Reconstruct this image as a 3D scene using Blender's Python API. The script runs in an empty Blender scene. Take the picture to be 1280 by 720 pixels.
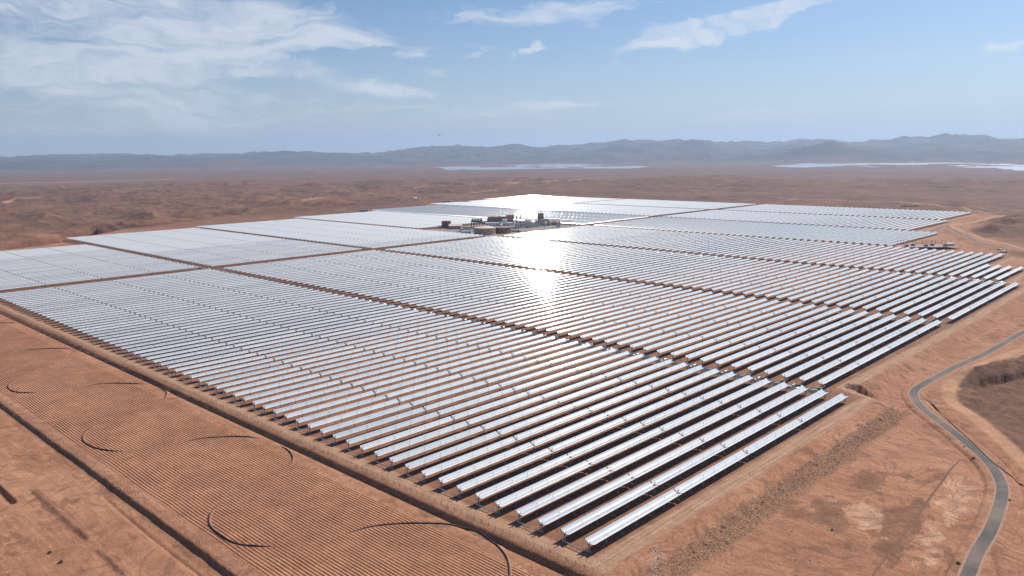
import bpy, math, random
import numpy as np
random.seed(7)
rng = np.random.default_rng(11)
R = math.radians
S = bpy.context.scene
COL = S.collection

# ------------------------------------------------------------------ camera, measured from the rows of the plant
F_PX, PITCH, YAW, ROLL = 989.0, 0.1688, 0.7648, -0.0117
CAM = np.array([-266.4, -208.8, 180.8])
_F = np.array([math.cos(YAW)*math.cos(PITCH), math.sin(YAW)*math.cos(PITCH), -math.sin(PITCH)])
_Rr = np.array([math.sin(YAW), -math.cos(YAW), 0.0])
_Uu = np.cross(_Rr, _F)
_R2 = _Rr*math.cos(ROLL) + _Uu*math.sin(ROLL)
_U2 = -_Rr*math.sin(ROLL) + _Uu*math.cos(ROLL)

def ray(px, py):
    d = _F + (px-640)/F_PX*_R2 - (py-360)/F_PX*_U2
    return d/np.linalg.norm(d)

def at(px, py, z=0.0):
    """the ground point at height z seen in the 1280x720 photograph at px, py"""
    d = ray(px, py)
    t = (z-CAM[2])/d[2]
    p = CAM + d*t
    return float(p[0]), float(p[1])

SUN = np.array([0.738, -0.045, 0.672]); SUN /= np.linalg.norm(SUN)
TILT = R(9.5)            # the troughs lean towards -y

# ------------------------------------------------------------------ helpers
def link(o, parent=None):
    COL.objects.link(o)
    if parent is not None:
        o.parent = parent
    return o

def tag(o, label=None, cat=None, group=None, kind=None):
    if label: o['label'] = label
    if cat: o['category'] = cat
    if group: o['group'] = group
    if kind: o['kind'] = kind
    return o

def empty(name, loc=(0, 0, 0), rz=0.0):
    o = bpy.data.objects.new(name, None)
    o.location = loc; o.rotation_euler = (0, 0, rz); o.empty_display_size = 1
    return link(o)

class MB:
    """collects quads and polygons into one mesh"""
    def __init__(s):
        s.v = []; s.f = []; s.m = []; s.sm = []
    def quad_grid(s, pts, mat=0, smooth=True, close_v=False):
        """pts: list of rows of points"""
        n, k = len(pts), len(pts[0]); b = len(s.v)
        for r in pts: s.v.extend([tuple(map(float, p)) for p in r])
        for i in range(n-1):
            for j in range(k if close_v else k-1):
                j2 = (j+1) % k
                s.f.append((b+i*k+j, b+i*k+j2, b+(i+1)*k+j2, b+(i+1)*k+j)); s.m.append(mat); s.sm.append(smooth)
    def poly(s, pts, mat=0):
        b = len(s.v); s.v.extend([tuple(map(float, p)) for p in pts])
        s.f.append(tuple(range(b, b+len(pts)))); s.m.append(mat); s.sm.append(False)
    def box(s, c, size, mat=0, rz=0.0, taper=1.0):
        x, y, z = c; a, b_, h = size[0]/2, size[1]/2, size[2]/2
        cs, sn = math.cos(rz), math.sin(rz); b = len(s.v)
        for dz, t in ((-h, 1.0), (h, taper)):
            for dx, dy in ((-a, -b_), (a, -b_), (a, b_), (-a, b_)):
                dx *= t; dy *= t
                s.v.append((x+dx*cs-dy*sn, y+dx*sn+dy*cs, z+dz))
        for f in ((0, 3, 2, 1), (4, 5, 6, 7), (0, 1, 5, 4), (1, 2, 6, 5), (2, 3, 7, 6), (3, 0, 4, 7)):
            s.f.append(tuple(b+i for i in f)); s.m.append(mat); s.sm.append(False)
    def tube(s, p0, p1, r, n=8, mat=0, r1=None, caps=True):
        p0 = np.array(p0, float); p1 = np.array(p1, float); d = p1-p0; d /= np.linalg.norm(d)
        a = np.cross(d, (0, 0, 1.0) if abs(d[2]) < .9 else (1.0, 0, 0)); a /= np.linalg.norm(a); b = np.cross(d, a)
        r1 = r if r1 is None else r1
        an = [2*math.pi*i/n for i in range(n)]
        A = [p0 + r*(math.cos(t)*a+math.sin(t)*b) for t in an]; B = [p1 + r1*(math.cos(t)*a+math.sin(t)*b) for t in an]
        s.quad_grid([A, B], mat, True, True)
        if caps:
            s.poly(A, mat); s.poly(B[::-1], mat)
    def path(s, pts, r, n=6, mat=0):
        for a, b in zip(pts[:-1], pts[1:]): s.tube(a, b, r, n, mat, caps=True)
    def lathe(s, c, prof, n=32, mat=0):
        """prof: list of (radius, z)"""
        rows = [[(c[0]+r*math.cos(2*math.pi*i/n), c[1]+r*math.sin(2*math.pi*i/n), c[2]+z) for i in range(n)] for r, z in prof]
        s.quad_grid(rows, mat, True, True)
    def mesh(s, name, mats):
        me = bpy.data.meshes.new(name)
        me.from_pydata(s.v, [], s.f)
        for m in mats: me.materials.append(m)
        me.polygons.foreach_set('material_index', s.m)
        me.polygons.foreach_set('use_smooth', s.sm)
        me.update()
        return me
    def build(s, name, mats, parent=None, loc=None):
        if not isinstance(mats, (list, tuple)): mats = [mats]
        o = bpy.data.objects.new(name, s.mesh(name, mats))
        if loc is not None: o.location = loc
        return link(o, parent)

# ------------------------------------------------------------------ noise (numpy)
_G = rng.random((256, 256)).astype(np.float64)
def vnoise(x, y):
    xi = np.floor(x).astype(np.int64); yi = np.floor(y).astype(np.int64)
    fx = x-xi; fy = y-yi
    fx = fx*fx*fx*(fx*(fx*6-15)+10); fy = fy*fy*fy*(fy*(fy*6-15)+10)
    a = _G[xi & 255, yi & 255]; b = _G[(xi+1) & 255, yi & 255]; c = _G[xi & 255, (yi+1) & 255]; d = _G[(xi+1) & 255, (yi+1) & 255]
    return (a*(1-fx)+b*fx)*(1-fy) + (c*(1-fx)+d*fx)*fy
def fbm(x, y, oct=5, g=.5):
    s = 0; a = 1; t = 0
    for i in range(oct):
        c, q = math.cos(.6*i+.3), math.sin(.6*i+.3)
        s = s + a*vnoise(c*x-q*y+17.3*i, q*x+c*y+9.1*i); t += a; a *= g; x = x*2.03; y = y*2.03
    return s/t
def ridged(x, y, oct=5, g=.52):
    s = 0; a = 1; t = 0
    for i in range(oct):
        c, q = math.cos(.7*i+.2), math.sin(.7*i+.2)
        n = vnoise(c*x-q*y+31.7*i, q*x+c*y+5.3*i)
        s = s + a*(1-np.abs(2*n-1))**1.6; t += a; a *= g; x = x*2.07; y = y*2.07
    return s/t
def sst(a, b, x):
    t = np.clip((x-a)/(b-a), 0, 1); return t*t*(3-2*t)
def polydist(x, y, pts):
    """distance to a polyline and the fraction along it"""
    best = np.full(x.shape, 1e9); fr = np.zeros(x.shape); n = len(pts)-1
    for i in range(n):
        ax, ay = pts[i]; bx, by = pts[i+1]; dx, dy = bx-ax, by-ay; L = dx*dx+dy*dy+1e-9
        t = np.clip(((x-ax)*dx+(y-ay)*dy)/L, 0, 1)
        d = np.hypot(x-ax-t*dx, y-ay-t*dy)
        m = d < best; best = np.where(m, d, best); fr = np.where(m, (i+t)/n, fr)
    return best, fr
def inpoly(x, y, pts):
    c = np.zeros(x.shape, bool); n = len(pts); j = n-1
    for i in range(n):
        xi, yi = pts[i]; xj, yj = pts[j]
        if yi != yj:
            c ^= ((yi > y) != (yj > y)) & (x < (xj-xi)*(y-yi)/(yj-yi)+xi)
        j = i
    return c
def smooth_line(pts, step=4.0):
    """Catmull-Rom through points"""
    P = [np.array(p, float) for p in pts]; P = [2*P[0]-P[1]] + P + [2*P[-1]-P[-2]]
    out = []
    for i in range(1, len(P)-2):
        p0, p1, p2, p3 = P[i-1:i+3]; n = max(1, int(np.linalg.norm(p2-p1)/step))
        for k in range(n):
            t = k/n
            out.append(.5*((2*p1)+(-p0+p2)*t+(2*p0-5*p1+4*p2-p3)*t*t+(-p0+3*p1-3*p2+p3)*t**3))
    out.append(P[-2])
    return [tuple(p) for p in out]

# ------------------------------------------------------------------ materials
def new_mat(name):
    m = bpy.data.materials.new(name); m.use_nodes = True
    nt = m.node_tree; nt.nodes.clear()
    out = nt.nodes.new('ShaderNodeOutputMaterial')
    return m, nt, out
def N(nt, typ, **kw):
    n = nt.nodes.new(typ)
    for k, v in kw.items():
        if k in n.inputs.keys() if isinstance(k, str) else False: pass
        setattr(n, k, v)
    return n
def noise_node(nt, vec, scale, detail=6, rough=.55, dist=0.0):
    n = nt.nodes.new('ShaderNodeTexNoise'); n.inputs['Scale'].default_value = scale; n.inputs['Detail'].default_value = detail
    n.inputs['Roughness'].default_value = rough; n.inputs['Distortion'].default_value = dist
    if vec is not None: nt.links.new(vec, n.inputs['Vector'])
    return n.outputs['Fac']
def ramp(nt, fac, stops):
    n = nt.nodes.new('ShaderNodeValToRGB'); e = n.color_ramp.elements
    while len(e) < len(stops): e.new(.5)
    for el, (p, c) in zip(e, stops):
        el.position = p; el.color = (*c, 1) if isinstance(c, tuple) else (c, c, c, 1)
    nt.links.new(fac, n.inputs['Fac']); return n.outputs['Color']
def mix(nt, fac, a, b, mode='MIX'):
    n = nt.nodes.new('ShaderNodeMix'); n.data_type = 'RGBA'; n.blend_type = mode
    for s, i in ((fac, 0), (a, 6), (b, 7)):
        if isinstance(s, (int, float)): n.inputs[i].default_value = s
        elif isinstance(s, tuple): n.inputs[i].default_value = (*s, 1)
        else: nt.links.new(s, n.inputs[i])
    return n.outputs[2]
def math_n(nt, op, a, b=None, c=None, clamp=False):
    n = nt.nodes.new('ShaderNodeMath'); n.operation = op; n.use_clamp = clamp
    for i, s in enumerate((a, b, c)):
        if s is None: continue
        if isinstance(s, (int, float)): n.inputs[i].default_value = s
        else: nt.links.new(s, n.inputs[i])
    return n.outputs[0]
def principled(nt, out, color=(.5, .5, .5), rough=.7, metal=0.0, spec=.3, normal=None):
    p = nt.nodes.new('ShaderNodeBsdfPrincipled')
    if isinstance(color, tuple): p.inputs['Base Color'].default_value = (*color, 1)
    else: nt.links.new(color, p.inputs['Base Color'])
    if isinstance(rough, (int, float)): p.inputs['Roughness'].default_value = rough
    else: nt.links.new(rough, p.inputs['Roughness'])
    p.inputs['Metallic'].default_value = metal; p.inputs['Specular IOR Level'].default_value = spec
    if normal is not None: nt.links.new(normal, p.inputs['Normal'])
    nt.links.new(p.outputs[0], out.inputs['Surface'])
    return p
def bump(nt, h, strength=1.0, dist=1.0, prev=None):
    b = nt.nodes.new('ShaderNodeBump'); b.inputs['Strength'].default_value = strength; b.inputs['Distance'].default_value = dist
    nt.links.new(h, b.inputs['Height'])
    if prev is not None: nt.links.new(prev, b.inputs['Normal'])
    return b.outputs[0]
def obj_coord(nt):
    return nt.nodes.new('ShaderNodeTexCoord').outputs['Object']
def world_pos(nt):
    return nt.nodes.new('ShaderNodeNewGeometry').outputs['Position']
def stretch(nt, vec, sc):
    n = nt.nodes.new('ShaderNodeMapping'); n.inputs['Scale'].default_value = sc; nt.links.new(vec, n.inputs['Vector']); return n.outputs[0]

def simple(name, c, rough=.7, metal=0.0, var=.15, scale=.6, spec=.3):
    m, nt, out = new_mat(name)
    v = world_pos(nt)
    f = noise_node(nt, v, scale, 5, .6)
    lo = tuple(x*(1-var) for x in c); hi = tuple(min(1, x*(1+var)) for x in c)
    principled(nt, out, ramp(nt, f, [(.3, lo), (.7, hi)]), rough, metal, spec)
    return m

MIRROR_ROUGH = .046
MIRROR_DUST_SKY = .47  # white diffuse: soiling plus the bright sky's reflection put into the colour
def make_mirror(name, rough, dust_sky, tint=(.98, .93, .81)):
    m, nt, out = new_mat(name)
    v = world_pos(nt)
    f = noise_node(nt, v, .09, 4, .6)
    g = noise_node(nt, stretch(nt, v, (.08, .5, .5)), 1.0, 3, .5)
    gl = nt.nodes.new('ShaderNodeBsdfGlossy'); gl.inputs['Color'].default_value = (*tint, 1); gl.distribution = 'GGX'
    nt.links.new(math_n(nt, 'MULTIPLY_ADD', f, .016, rough-.008), gl.inputs['Roughness'])
    df = nt.nodes.new('ShaderNodeBsdfDiffuse'); df.inputs['Color'].default_value = (.88, .86, .83, 1)
    mx = nt.nodes.new('ShaderNodeMixShader')
    oi = nt.nodes.new('ShaderNodeObjectInfo').outputs['Random']
    nt.links.new(math_n(nt, 'MULTIPLY_ADD', oi, .12, math_n(nt, 'MULTIPLY_ADD', g, .14, dust_sky-.13)), mx.inputs[0])
    nt.links.new(gl.outputs[0], mx.inputs[1]); nt.links.new(df.outputs[0], mx.inputs[2])
    nt.links.new(mx.outputs[0], out.inputs['Surface'])
    return m
M = {}
M['mirror'] = make_mirror('dust_sky_mirror', MIRROR_ROUGH, MIRROR_DUST_SKY)
M['back'] = simple('mirror_back_paint', (.30, .29, .29), .5)
M['steel'] = simple('galvanised_steel', (.42, .42, .42), .45, .5)
M['tube'] = simple('receiver_glass', (.10, .10, .11), .2, .0, spec=.6)
M['conc'] = simple('concrete', (.36, .33, .30), .9)
M['clad'] = simple('pipe_cladding', (.55, .54, .52), .35, .6)
M['dark'] = simple('dark_steel', (.09, .09, .10), .6)
M['tank_beige'] = simple('tank_beige', (.52, .38, .29), .6)
M['tank_red'] = simple('tank_red_brown', (.26, .09, .055), .6)
M['roof_tan'] = simple('roof_tan', (.62, .48, .38), .7)
M['wall_brown'] = simple('wall_brown', (.33, .20, .155), .8)
M['wall_tan'] = simple('wall_tan', (.42, .31, .24), .8)
M['white'] = simple('white_metal', (.75, .75, .74), .4)
M['rock'] = simple('brown_rock', (.36, .225, .155), .95, var=.55, scale=2.0)
M['rock_pale'] = simple('pale_rock', (.40, .36, .32), .95, var=.3, scale=2.0)
M['window'] = simple('dark_window', (.05, .06, .07), .15, spec=.6)

# ------------------------------------------------------------------ layout of the plant
PITCHM, G, L = 14.586, 317.61, 300.0
ROAD_V, ROAD_W = 1011.0, 22.0
#   band: (first row v, last row v)
BANDS = {0: (0.0, 1548), 1: (25.6, 1742), 2: (21.3, 1786), 3: (49.0, 1830), 4: (299.0, 1890), 5: (366.0, 1975), 6: (392.0, 2035)}
PB = (930.0, 1262.0, 1018.0, 1268.0)    # the power block: u0 u1 v0 v1
rows = []                                # (band, index in band from the -v edge, u0, length, v)
for b, (v0, v1) in BANDS.items():
    k = 0; v = v0
    while v <= v1:
        road = abs(v-ROAD_V) < ROAD_W/2+3 and b not in ()
        d2 = b == 6 and abs(v-1560) < 12
        u0 = b*G; ln = L
        if b == 3 and v < 100: ln = 148.0
        inpb = b == 3 and PB[2] < v < PB[3]
        if not (road or d2 or inpb):
            rows.append((b, k, u0, ln, v))
        k += 1; v += PITCHM

# ------------------------------------------------------------------ ground
EDGE_V = ([-9e3, 318, 330, 640, 952, 958, 1108, 1116, 1262, 1275, 1580, 1592, 1900, 1915, 2250, 9e3],
          [-17,  -17,   7,   3,   3,  30,   30,   86,   86,  280,  280,  345,  345,  372,  372, 372])
EDGE_L = ([-9e3, 312, 318, 628, 640, 1262, 1275, 1580, 1592, 1900, 2240, 9e3],
          [1562, 1562, 1756, 1756, 1800, 1846, 1904, 1904, 1990, 1990, 2050, 2050])
def near_profile(u):
    """the cut below the service road, the ploughed field and the lower graded ground beyond the ditch"""
    return np.interp(u, [-900, -240, -130, -121, -118.6, -117.0, -113, -60, -26, -20.5, -18.2, -17.0, -15.2, -9.5],
                        [-8.0, -6.2, -5.9, -5.9, -5.6, -3.4, -3.1, -3.0, -3.0, -3.0, -3.8, -3.9, -1.2, 0.0])
road_px = [(1420, 355), (1340, 388), (1280, 415), (1235, 440), (1192, 460), (1153, 481), (1142, 491.5), (1150, 507), (1172, 525), (1192, 540), (1213, 557.5),
           (1235, 577), (1249, 597.5), (1253, 615), (1247, 640), (1237, 665), (1222, 690), (1210, 719), (1195, 760), (1180, 800), (1160, 860)]
ZR = -6.0
road_pts = smooth_line([at(a, b, ZR) for a, b in road_px], 4)
riser = [at(a, b, -6.5) for a, b in [(1200, 573), (1170, 610), (1140, 660), (1095, 720), (1060, 770)]]
cliff = smooth_line([at(a, b, 0) for a, b in [(-60, 312), (20, 304), (90, 292), (135, 281), (165, 279), (215, 273.5), (260, 268), (300, 262)]], 30)
far_track = smooth_line([at(a, b, -6) for a, b in [(60, 296), (150, 285), (260, 263), (330, 252), (400, 244), (440, 240), (520, 234)]], 60)
track_l = smooth_line([at(a, b, -8) for a, b in [(-60, 256), (0, 253), (30, 249), (58, 247.5)]], 60)
plain_band = [(p, w_) for p, w_ in (
    (smooth_line([at(a, b, -10) for a, b in [(-60, 225), (30, 223), (110, 221.5), (210, 219)]], 200), 130),
    (smooth_line([at(a, b, -10) for a, b in [(520, 236), (580, 233), (640, 228.5), (720, 223), (800, 221), (870, 219)]], 100), 22),
    (smooth_line([at(a, b, -10) for a, b in [(380, 250), (480, 243), (560, 241), (620, 238)]], 60), 14),
    (smooth_line([at(a, b, -10) for a, b in [(940, 246), (1100, 251), (1190, 258), (1244, 266)]], 60), 9))]
hill_a = at(1262, 468, -4); hill_b = at(1330, 452, -4)
track_r = smooth_line([at(a, b, -4) for a, b in [(1300, 425), (1262, 443), (1215, 462), (1188, 478), (1190, 498), (1222, 520), (1255, 548), (1300, 590)]], 10)
track_r2 = smooth_line([at(a, b, -4) for a, b in [(1188, 283.5), (1205, 280), (1228, 275), (1246, 270), (1262, 268)]], 30)
track_r3 = smooth_line([at(a, b, -4) for a, b in [(1189, 283.5), (1205, 291), (1225, 298), (1255, 306), (1290, 313)]], 20)
road_far = smooth_line([at(a, b, -1) for a, b in [(1150, 296), (1178, 283.5), (1186, 285), (1203, 293), (1222, 302), (1250, 309), (1290, 316)]], 10)
def _P(px): return [at(a, b, -7) for a, b in px]
DAMP = [_P([(1054, 566), (1066, 560), (1078, 566), (1082, 576), (1070, 580), (1058, 574)]),
        _P([(1060, 603), (1078, 594), (1098, 588), (1128, 588), (1132, 595), (1108, 600), (1106, 610), (1090, 616), (1070, 612)]),
        _P([(966, 640), (985, 632), (1010, 636), (1026, 626), (1052, 626), (1064, 644), (1056, 660), (1036, 662), (1012, 654), (985, 644)]),
        _P([(1110, 640), (1150, 625), (1165, 632), (1150, 655), (1125, 700), (1095, 715), (1085, 690), (1105, 665)]),
        _P([(38, 614), (48, 613), (70, 630), (100, 655), (118, 676), (104, 677), (80, 660), (55, 638)]), _P([(124, 690), (132, 689), (150, 702), (165, 722), (150, 722), (134, 704)])]
PALE = [_P([(1062, 638), (1085, 628), (1108, 640), (1112, 660), (1100, 672), (1078, 660)]), _P([(1188, 600), (1208, 595), (1218, 610), (1208, 640), (1190, 642), (1182, 655), (1165, 700), (1140, 712), (1150, 670), (1172, 640)])]
LAKE_Z = -60.0
def lakepoly(px): return [at(a, b, LAKE_Z) for a, b in px]
lakes = [lakepoly([(540, 209), (575, 207.5), (640, 206), (700, 205), (760, 205.5), (800, 207), (815, 209.5), (790, 211.5), (740, 212), (700, 210.8), (640, 212.5), (600, 213), (560, 212)]),
         lakepoly([(968, 208), (1000, 204.5), (1060, 203.5), (1110, 203.5), (1118, 201.5), (1135, 201.5), (1150, 202.5), (1200, 203.5), (1330, 206), (1330, 216), (1270, 212.5), (1210, 210), (1150, 207.5), (1105, 206.5), (1090, 209), (1050, 208), (1010, 210), (985, 209.5)]),
         lakepoly([(325, 212), (370, 210.6), (400, 211), (380, 212.2), (340, 213)]),
         lakepoly([(448, 210.2), (470, 209.2), (485, 209.8), (465, 210.8)])]

def terrain(x, y):
    """height of the ground and its kind masks"""
    r = np.hypot(x-CAM[0], y-CAM[1]); az = np.arctan2(y-CAM[1], x-CAM[0])
    ev = np.interp(x, *EDGE_V); el = np.interp(x, *EDGE_L)
    dr = ev-y                      # beyond the -v edge of the platform
    dl = y-el
    df = x-2235
    du = -9.5-x
    # right hand bank with a small kerb of earth on its crest
    wob = (fbm(x/40, y/40, 3)-.5)*6
    bank_w = np.interp(x, [0, 300, 345, 600, 1300], [22, 22, 16, 14, 30])
    low = np.interp(x, [-200, 250, 420, 900, 1500, 2300], [-7.0, -7.0, -6, -5, -5, -4])
    t = np.clip((dr+wob*.3)/bank_w, 0, 1)
    zr = np.where(dr > 0, low*t**1.1, 0.0) + .7*np.exp(-((dr-1.0)/1.1)**2)
    zr = zr + np.where(dr > 0, (fbm(x/3.5, y/3.5, 3)-.5)*1.5*np.sin(np.pi*np.clip(t, 0, 1)), 0)
    zl = np.where(x < -9.5, near_profile(x + np.where(x < -105, (fbm(y/11+3, x/90, 4)-.5)*1.0, 0)), 0.0)
    zl = zl + np.where(x < -9, (fbm(x/60, y/60, 4)-.5)*.7*sst(-16, -30, x), 0)
    zl = zl + np.where(x < -122, (fbm(x/14, y/40, 4)-.5)*1.2, 0)
    z = np.minimum(zl, zr)
    far = np.maximum(np.maximum(dl, df), 0)
    z = np.where((x > -9.5) & (far > 0), z - 3.0*sst(0, 120, far) , z)
    # drainage pit at the end of the first pipe lane
    pit0, pit1 = at(1066, 485, -1), at(1100, 494, -1)
    pd, _ = polydist(x, y, [pit0, pit1])
    # natural ground
    side = sst(60, 420, dr) ; side = np.where(x < 700, sst(150, 330, dr), side)
    wn = np.maximum(np.maximum(sst(60, 600, dl), sst(15, 160, df)), side)
    wn = wn*(1-sst(-9, -60, x)*sst(2300, 900, y)*sst(5000, 2500, r))
    badl = ridged(x/620+3, y/620, 6)-.45
    roll = (fbm(x/1500, y/1500, 5)-.5)
    nat = -10 + 34*roll + 30*badl*sst(.42, .62, fbm(x/1700+9, y/1700+4, 3)) + (fbm(x/70, y/70, 4)-.5)*5 + 16*sst(.45, .6, fbm(x/900+2, y/900+8, 3))*(ridged(x/190+1, y/190, 6)-.45)
    leftw = sst(500, 1500, y-.55*x-200)
    nat = nat + leftw*40*(ridged(x/260+7, y/260+2, 7)-.5)
    z = z*(1-wn) + nat*wn
    # plateau falls to the lake plain, hills along its rim
    down = sst(5000, 7600, r + 700*(fbm(x/2500, y/2500, 4)-.5)*2)
    rim = np.exp(-((r-5600)/1100)**2)*(ridged(x/1100, y/1100+5, 5)-.40)*62
    z = z + rim - down*58*wn
    z = np.where(r > 7400, np.maximum(z, LAKE_Z+3+5*fbm(x/900, y/900, 4)), z)
    # mountains
    A = YAW-az                                       # 0 at the picture's axis, + to the right
    px = 640+F_PX*np.tan(np.clip(A, -1.2, 1.2))
    start = np.interp(px, [-400, 200, 480, 600, 900, 1400], [19500, 18500, 17500, 17600, 16000, 15600])
    top = np.interp(px, [-600, 0, 60, 150, 300, 400, 470, 500, 560, 640, 700, 770, 840, 900, 960, 1040, 1100, 1200, 1280, 1500],
                        [480, 470, 500, 520, 470, 520, 440, 560, 650, 560, 590, 700, 740, 670, 690, 680, 690, 660, 620, 600])
    rg = ridged(x/4200+1.7, y/4200+.6, 7)
    ramp_ = sst(0, 1, (r-start)/9000)
    m1 = ramp_*(.56*top + .72*top*(rg-.5)) + sst(0, .3, ramp_)*150*(ridged(x/1300+2, y/1300, 5)-.45)
    m2 = sst(0, 2200, r-start)*sst(12000, 3000, r-start)*np.interp(px, [0, 450, 600, 1300], [70, 110, 250, 280])*(ridged(x/2100+4, y/2100, 6)-.3)
    cone_x, cone_y = at(286, 201, 0)
    d0 = ray(286, 199); cx, cy = CAM[0]+d0[0]/math.hypot(d0[0], d0[1])*17500, CAM[1]+d0[1]/math.hypot(d0[0], d0[1])*17500
    dc = np.hypot(x-cx, y-cy)
    m3 = 170*np.clip(1-dc/1100, 0, 1)**1.2
    d1 = ray(1040, 190); cx, cy = CAM[0]+d1[0]/math.hypot(d1[0], d1[1])*17500, CAM[1]+d1[1]/math.hypot(d1[0], d1[1])*17500
    m3 = m3 + 300*np.clip(1-np.hypot(x-cx, y-cy)/1500, 0, 1)**1.3
    z = z + m1 + m2 + m3
    z = np.where(r > 29500, z*sst(40000, 29500, r), z)
    # lakes
    lk = np.zeros(x.shape, bool)
    far_m = r > 6000
    if far_m.any():
        w1 = (fbm(x/1300, y/900, 5)-.5)
        for P in lakes:
            lk |= inpoly(x+w1*2600*_F[0], y+w1*2600*_F[1], P) & far_m
    lk &= fbm(x/800+8, y/800, 4) < .60
    z = np.where(lk, LAKE_Z-8, np.where(far_m, np.maximum(z, LAKE_Z+2), z))
    # canyon cliff beyond the field's far edge
    cd, cf = polydist(x, y, cliff)
    cwid = 26+30*fbm(x/150, y/150, 3)
    z = z - 30*sst(cwid+22, cwid, cd)*sst(.0, .12, cf)*sst(1.0, .85, cf)
    canyon = sst(cwid+34, cwid+4, cd)*sst(.0, .1, cf)*sst(1.0, .9, cf)
    for pq, hh_ in (([(128, 281), (145, 279), (163, 278)], 26), ([(170, 279.5), (190, 277.5), (212, 275)], 15), ([(95, 287), (118, 285)], 9)):
        dcl, _ = polydist(x, y, [at(a, b, 0) for a, b in pq])
        z = z + hh_*(.5+.9*fbm(x/45, y/45, 4))*sst(42, 12, dcl)
        canyon = np.maximum(canyon, sst(75, 35, dcl))
    # spoil heaps and small trenches on the graded ground
    for a, b_, w, h in ((at(44, 616, -6.5), at(113, 676, -6.5), 1.6, .8), (at(126, 691, -6.5), at(160, 722, -6.5), 1.6, .8)):
        d, _ = polydist(x, y, [a, b_])
        z = z + h*np.exp(-(d/w)**2)*(.5+fbm(x/2.2, y/2.2, 3))
    d, _ = polydist(x, y, [at(-20, 596, -6.5), at(15, 630, -6.5)]); z = z - 2.2*sst(2.6, 1.2, d)
    d, _ = polydist(x, y, [at(128, 622, -6.5), at(190, 675, -6.5), at(245, 718, -6.5), at(260, 735, -6.5)]); z = z - .7*sst(1.2, .3, d)
    # hill with a dark gully beside the asphalt road
    hd, hf = polydist(x, y, [at(1205, 478, -5), at(1240, 468, -5), at(1290, 457, -5), at(1420, 436, -5)])
    ca, sa = math.cos(.2), math.sin(.2)
    hn = (fbm(x/14, y/14, 5)-.5)
    h1 = at(1205, 478, -5); h2 = at(1290, 457, -5)
    sd_ = ((x-h1[0])*(h2[1]-h1[1])-(y-h1[1])*(h2[0]-h1[0]))/math.dist(h1, h2)      # + on the camera's side
    wid = np.where(sd_ > 0, 9.0, 26.0)
    z = z + (6.5+8*hn)*np.exp(-((hd+8*hn)/wid)**2)*sst(.0, .3, hf+.06)
    gd, gf = polydist(x, y, [at(a, b, -5) for a, b in [(1206, 489), (1228, 480), (1250, 476), (1285, 469), (1350, 455)]])
    gw = 5.5*(.4+1.3*fbm(x/9, y/9, 4))
    z = z - 5.0*sst(gw, gw*.35, gd)*sst(.02, .3, gf)
    # rugged ridges at the far right
    rx, ry = at(1290, 284, 0)
    hh = np.exp(-((x-rx)/330)**2-((y-ry)/190)**2)*sst(25, 150, dr)
    z = z + 34*hh*(.1+1.35*ridged(x/150, y/150, 6))
    rx, ry = at(1225, 443, -5)
    # rough ground between the platform and the road
    mid = sst(12, 24, dr)*sst(330, 380, x)*sst(1000, 800, x)
    rdist = polydist(x, y, road_pts)[0] if True else None
    z = z + mid*sst(9, 22, rdist)*4.2*(ridged(x/38, y/24, 5)-.45)
    # a graded strip for the asphalt
    near_r = (r < 2600)
    wr = sst(13, 6, rdist)*near_r
    z = z*(1-wr) + ZR*wr
    z = z - .9*sst(1.6, .5, np.abs(rdist-9.0))*near_r*(x < 380)
    rd2 = polydist(x, y, road_far)[0]
    wr = sst(24, 10, rd2); z = z*(1-wr) - 1.0*wr
    # low riser
    rs, _ = polydist(x, y, riser)
    sgn = (x-riser[0][0])*(riser[-1][1]-riser[0][1])-(y-riser[0][1])*(riser[-1][0]-riser[0][0])
    z = z + np.where(dr > 20, 1.3*sst(26, 2, rs)*np.where(sgn > 0, 1, sst(2.2, .2, rs)), 0)*sst(250, 225, x)
    # lower right ground: shallow undulations
    z = z + sst(24, 44, dr)*sst(9, 22, rdist)*sst(400, 300, x)*(fbm(x/22, y/22, 5)-.5)*1.8
    pk = sst(6.8, 5.2, pd); z = z*(1-pk) - 6.5*pk
    # ---- masks
    graded = np.clip(1-wn*1.4, 0, 1)
    graded = np.maximum(graded, sst(26, 9, polydist(x, y, far_track)[0])*.8)
    tr = np.maximum(sst(7, 3, polydist(x, y, track_r)[0]), sst(8, 4, polydist(x, y, track_r2)[0]))
    tr = np.maximum(tr, sst(8, 4, polydist(x, y, track_r3)[0]))
    tr = np.maximum(tr, sst(22, 10, polydist(x, y, track_l)[0]))
    for p_, w_ in plain_band: tr = np.maximum(tr, .75*sst(w_*1.3, w_*.6, polydist(x, y, p_)[0]))
    furrow = sst(-27.5, -29.5, x)*sst(-109.5, -107.5, x)*sst(-30, 0, y)
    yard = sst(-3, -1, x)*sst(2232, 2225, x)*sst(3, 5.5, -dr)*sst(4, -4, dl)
    road_s = sst(-13, -10, x)*sst(-1.0, -3.5, x)*(dr < 0)
    road_r = sst(-.5, -3, dr)*sst(-13, -10.5, dr)*(x > -8)*(x < 2200)
    darkg = np.zeros(x.shape)
    plat = inpoly(x+8*(fbm(x/30, y/30, 4)-.5), y+14*(fbm(x/25+4, y/25, 4)-.5), [at(a, b, -4) for a, b in [(1186, 500), (1192, 484), (1210, 470), (1240, 458), (1300, 446), (1500, 420), (1600, 700), (1300, 600), (1262, 556), (1240, 530), (1212, 512)]])
    darkg = np.where(plat, 1.0, 0.0)
    darkg = np.maximum(darkg, sst(.15, .5, hh)*.8)
    stone = sst(7, 11, dr)*sst(24, 19, dr)*sst(330, 310, x)*sst(0, 14, x)
    graded = graded*(1-canyon)*(1-.85*sst(380, 800, x)*sst(-2, 25, np.maximum(dl, df)))
    damp = np.zeros(x.shape); pale = np.zeros(x.shape)
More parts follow.
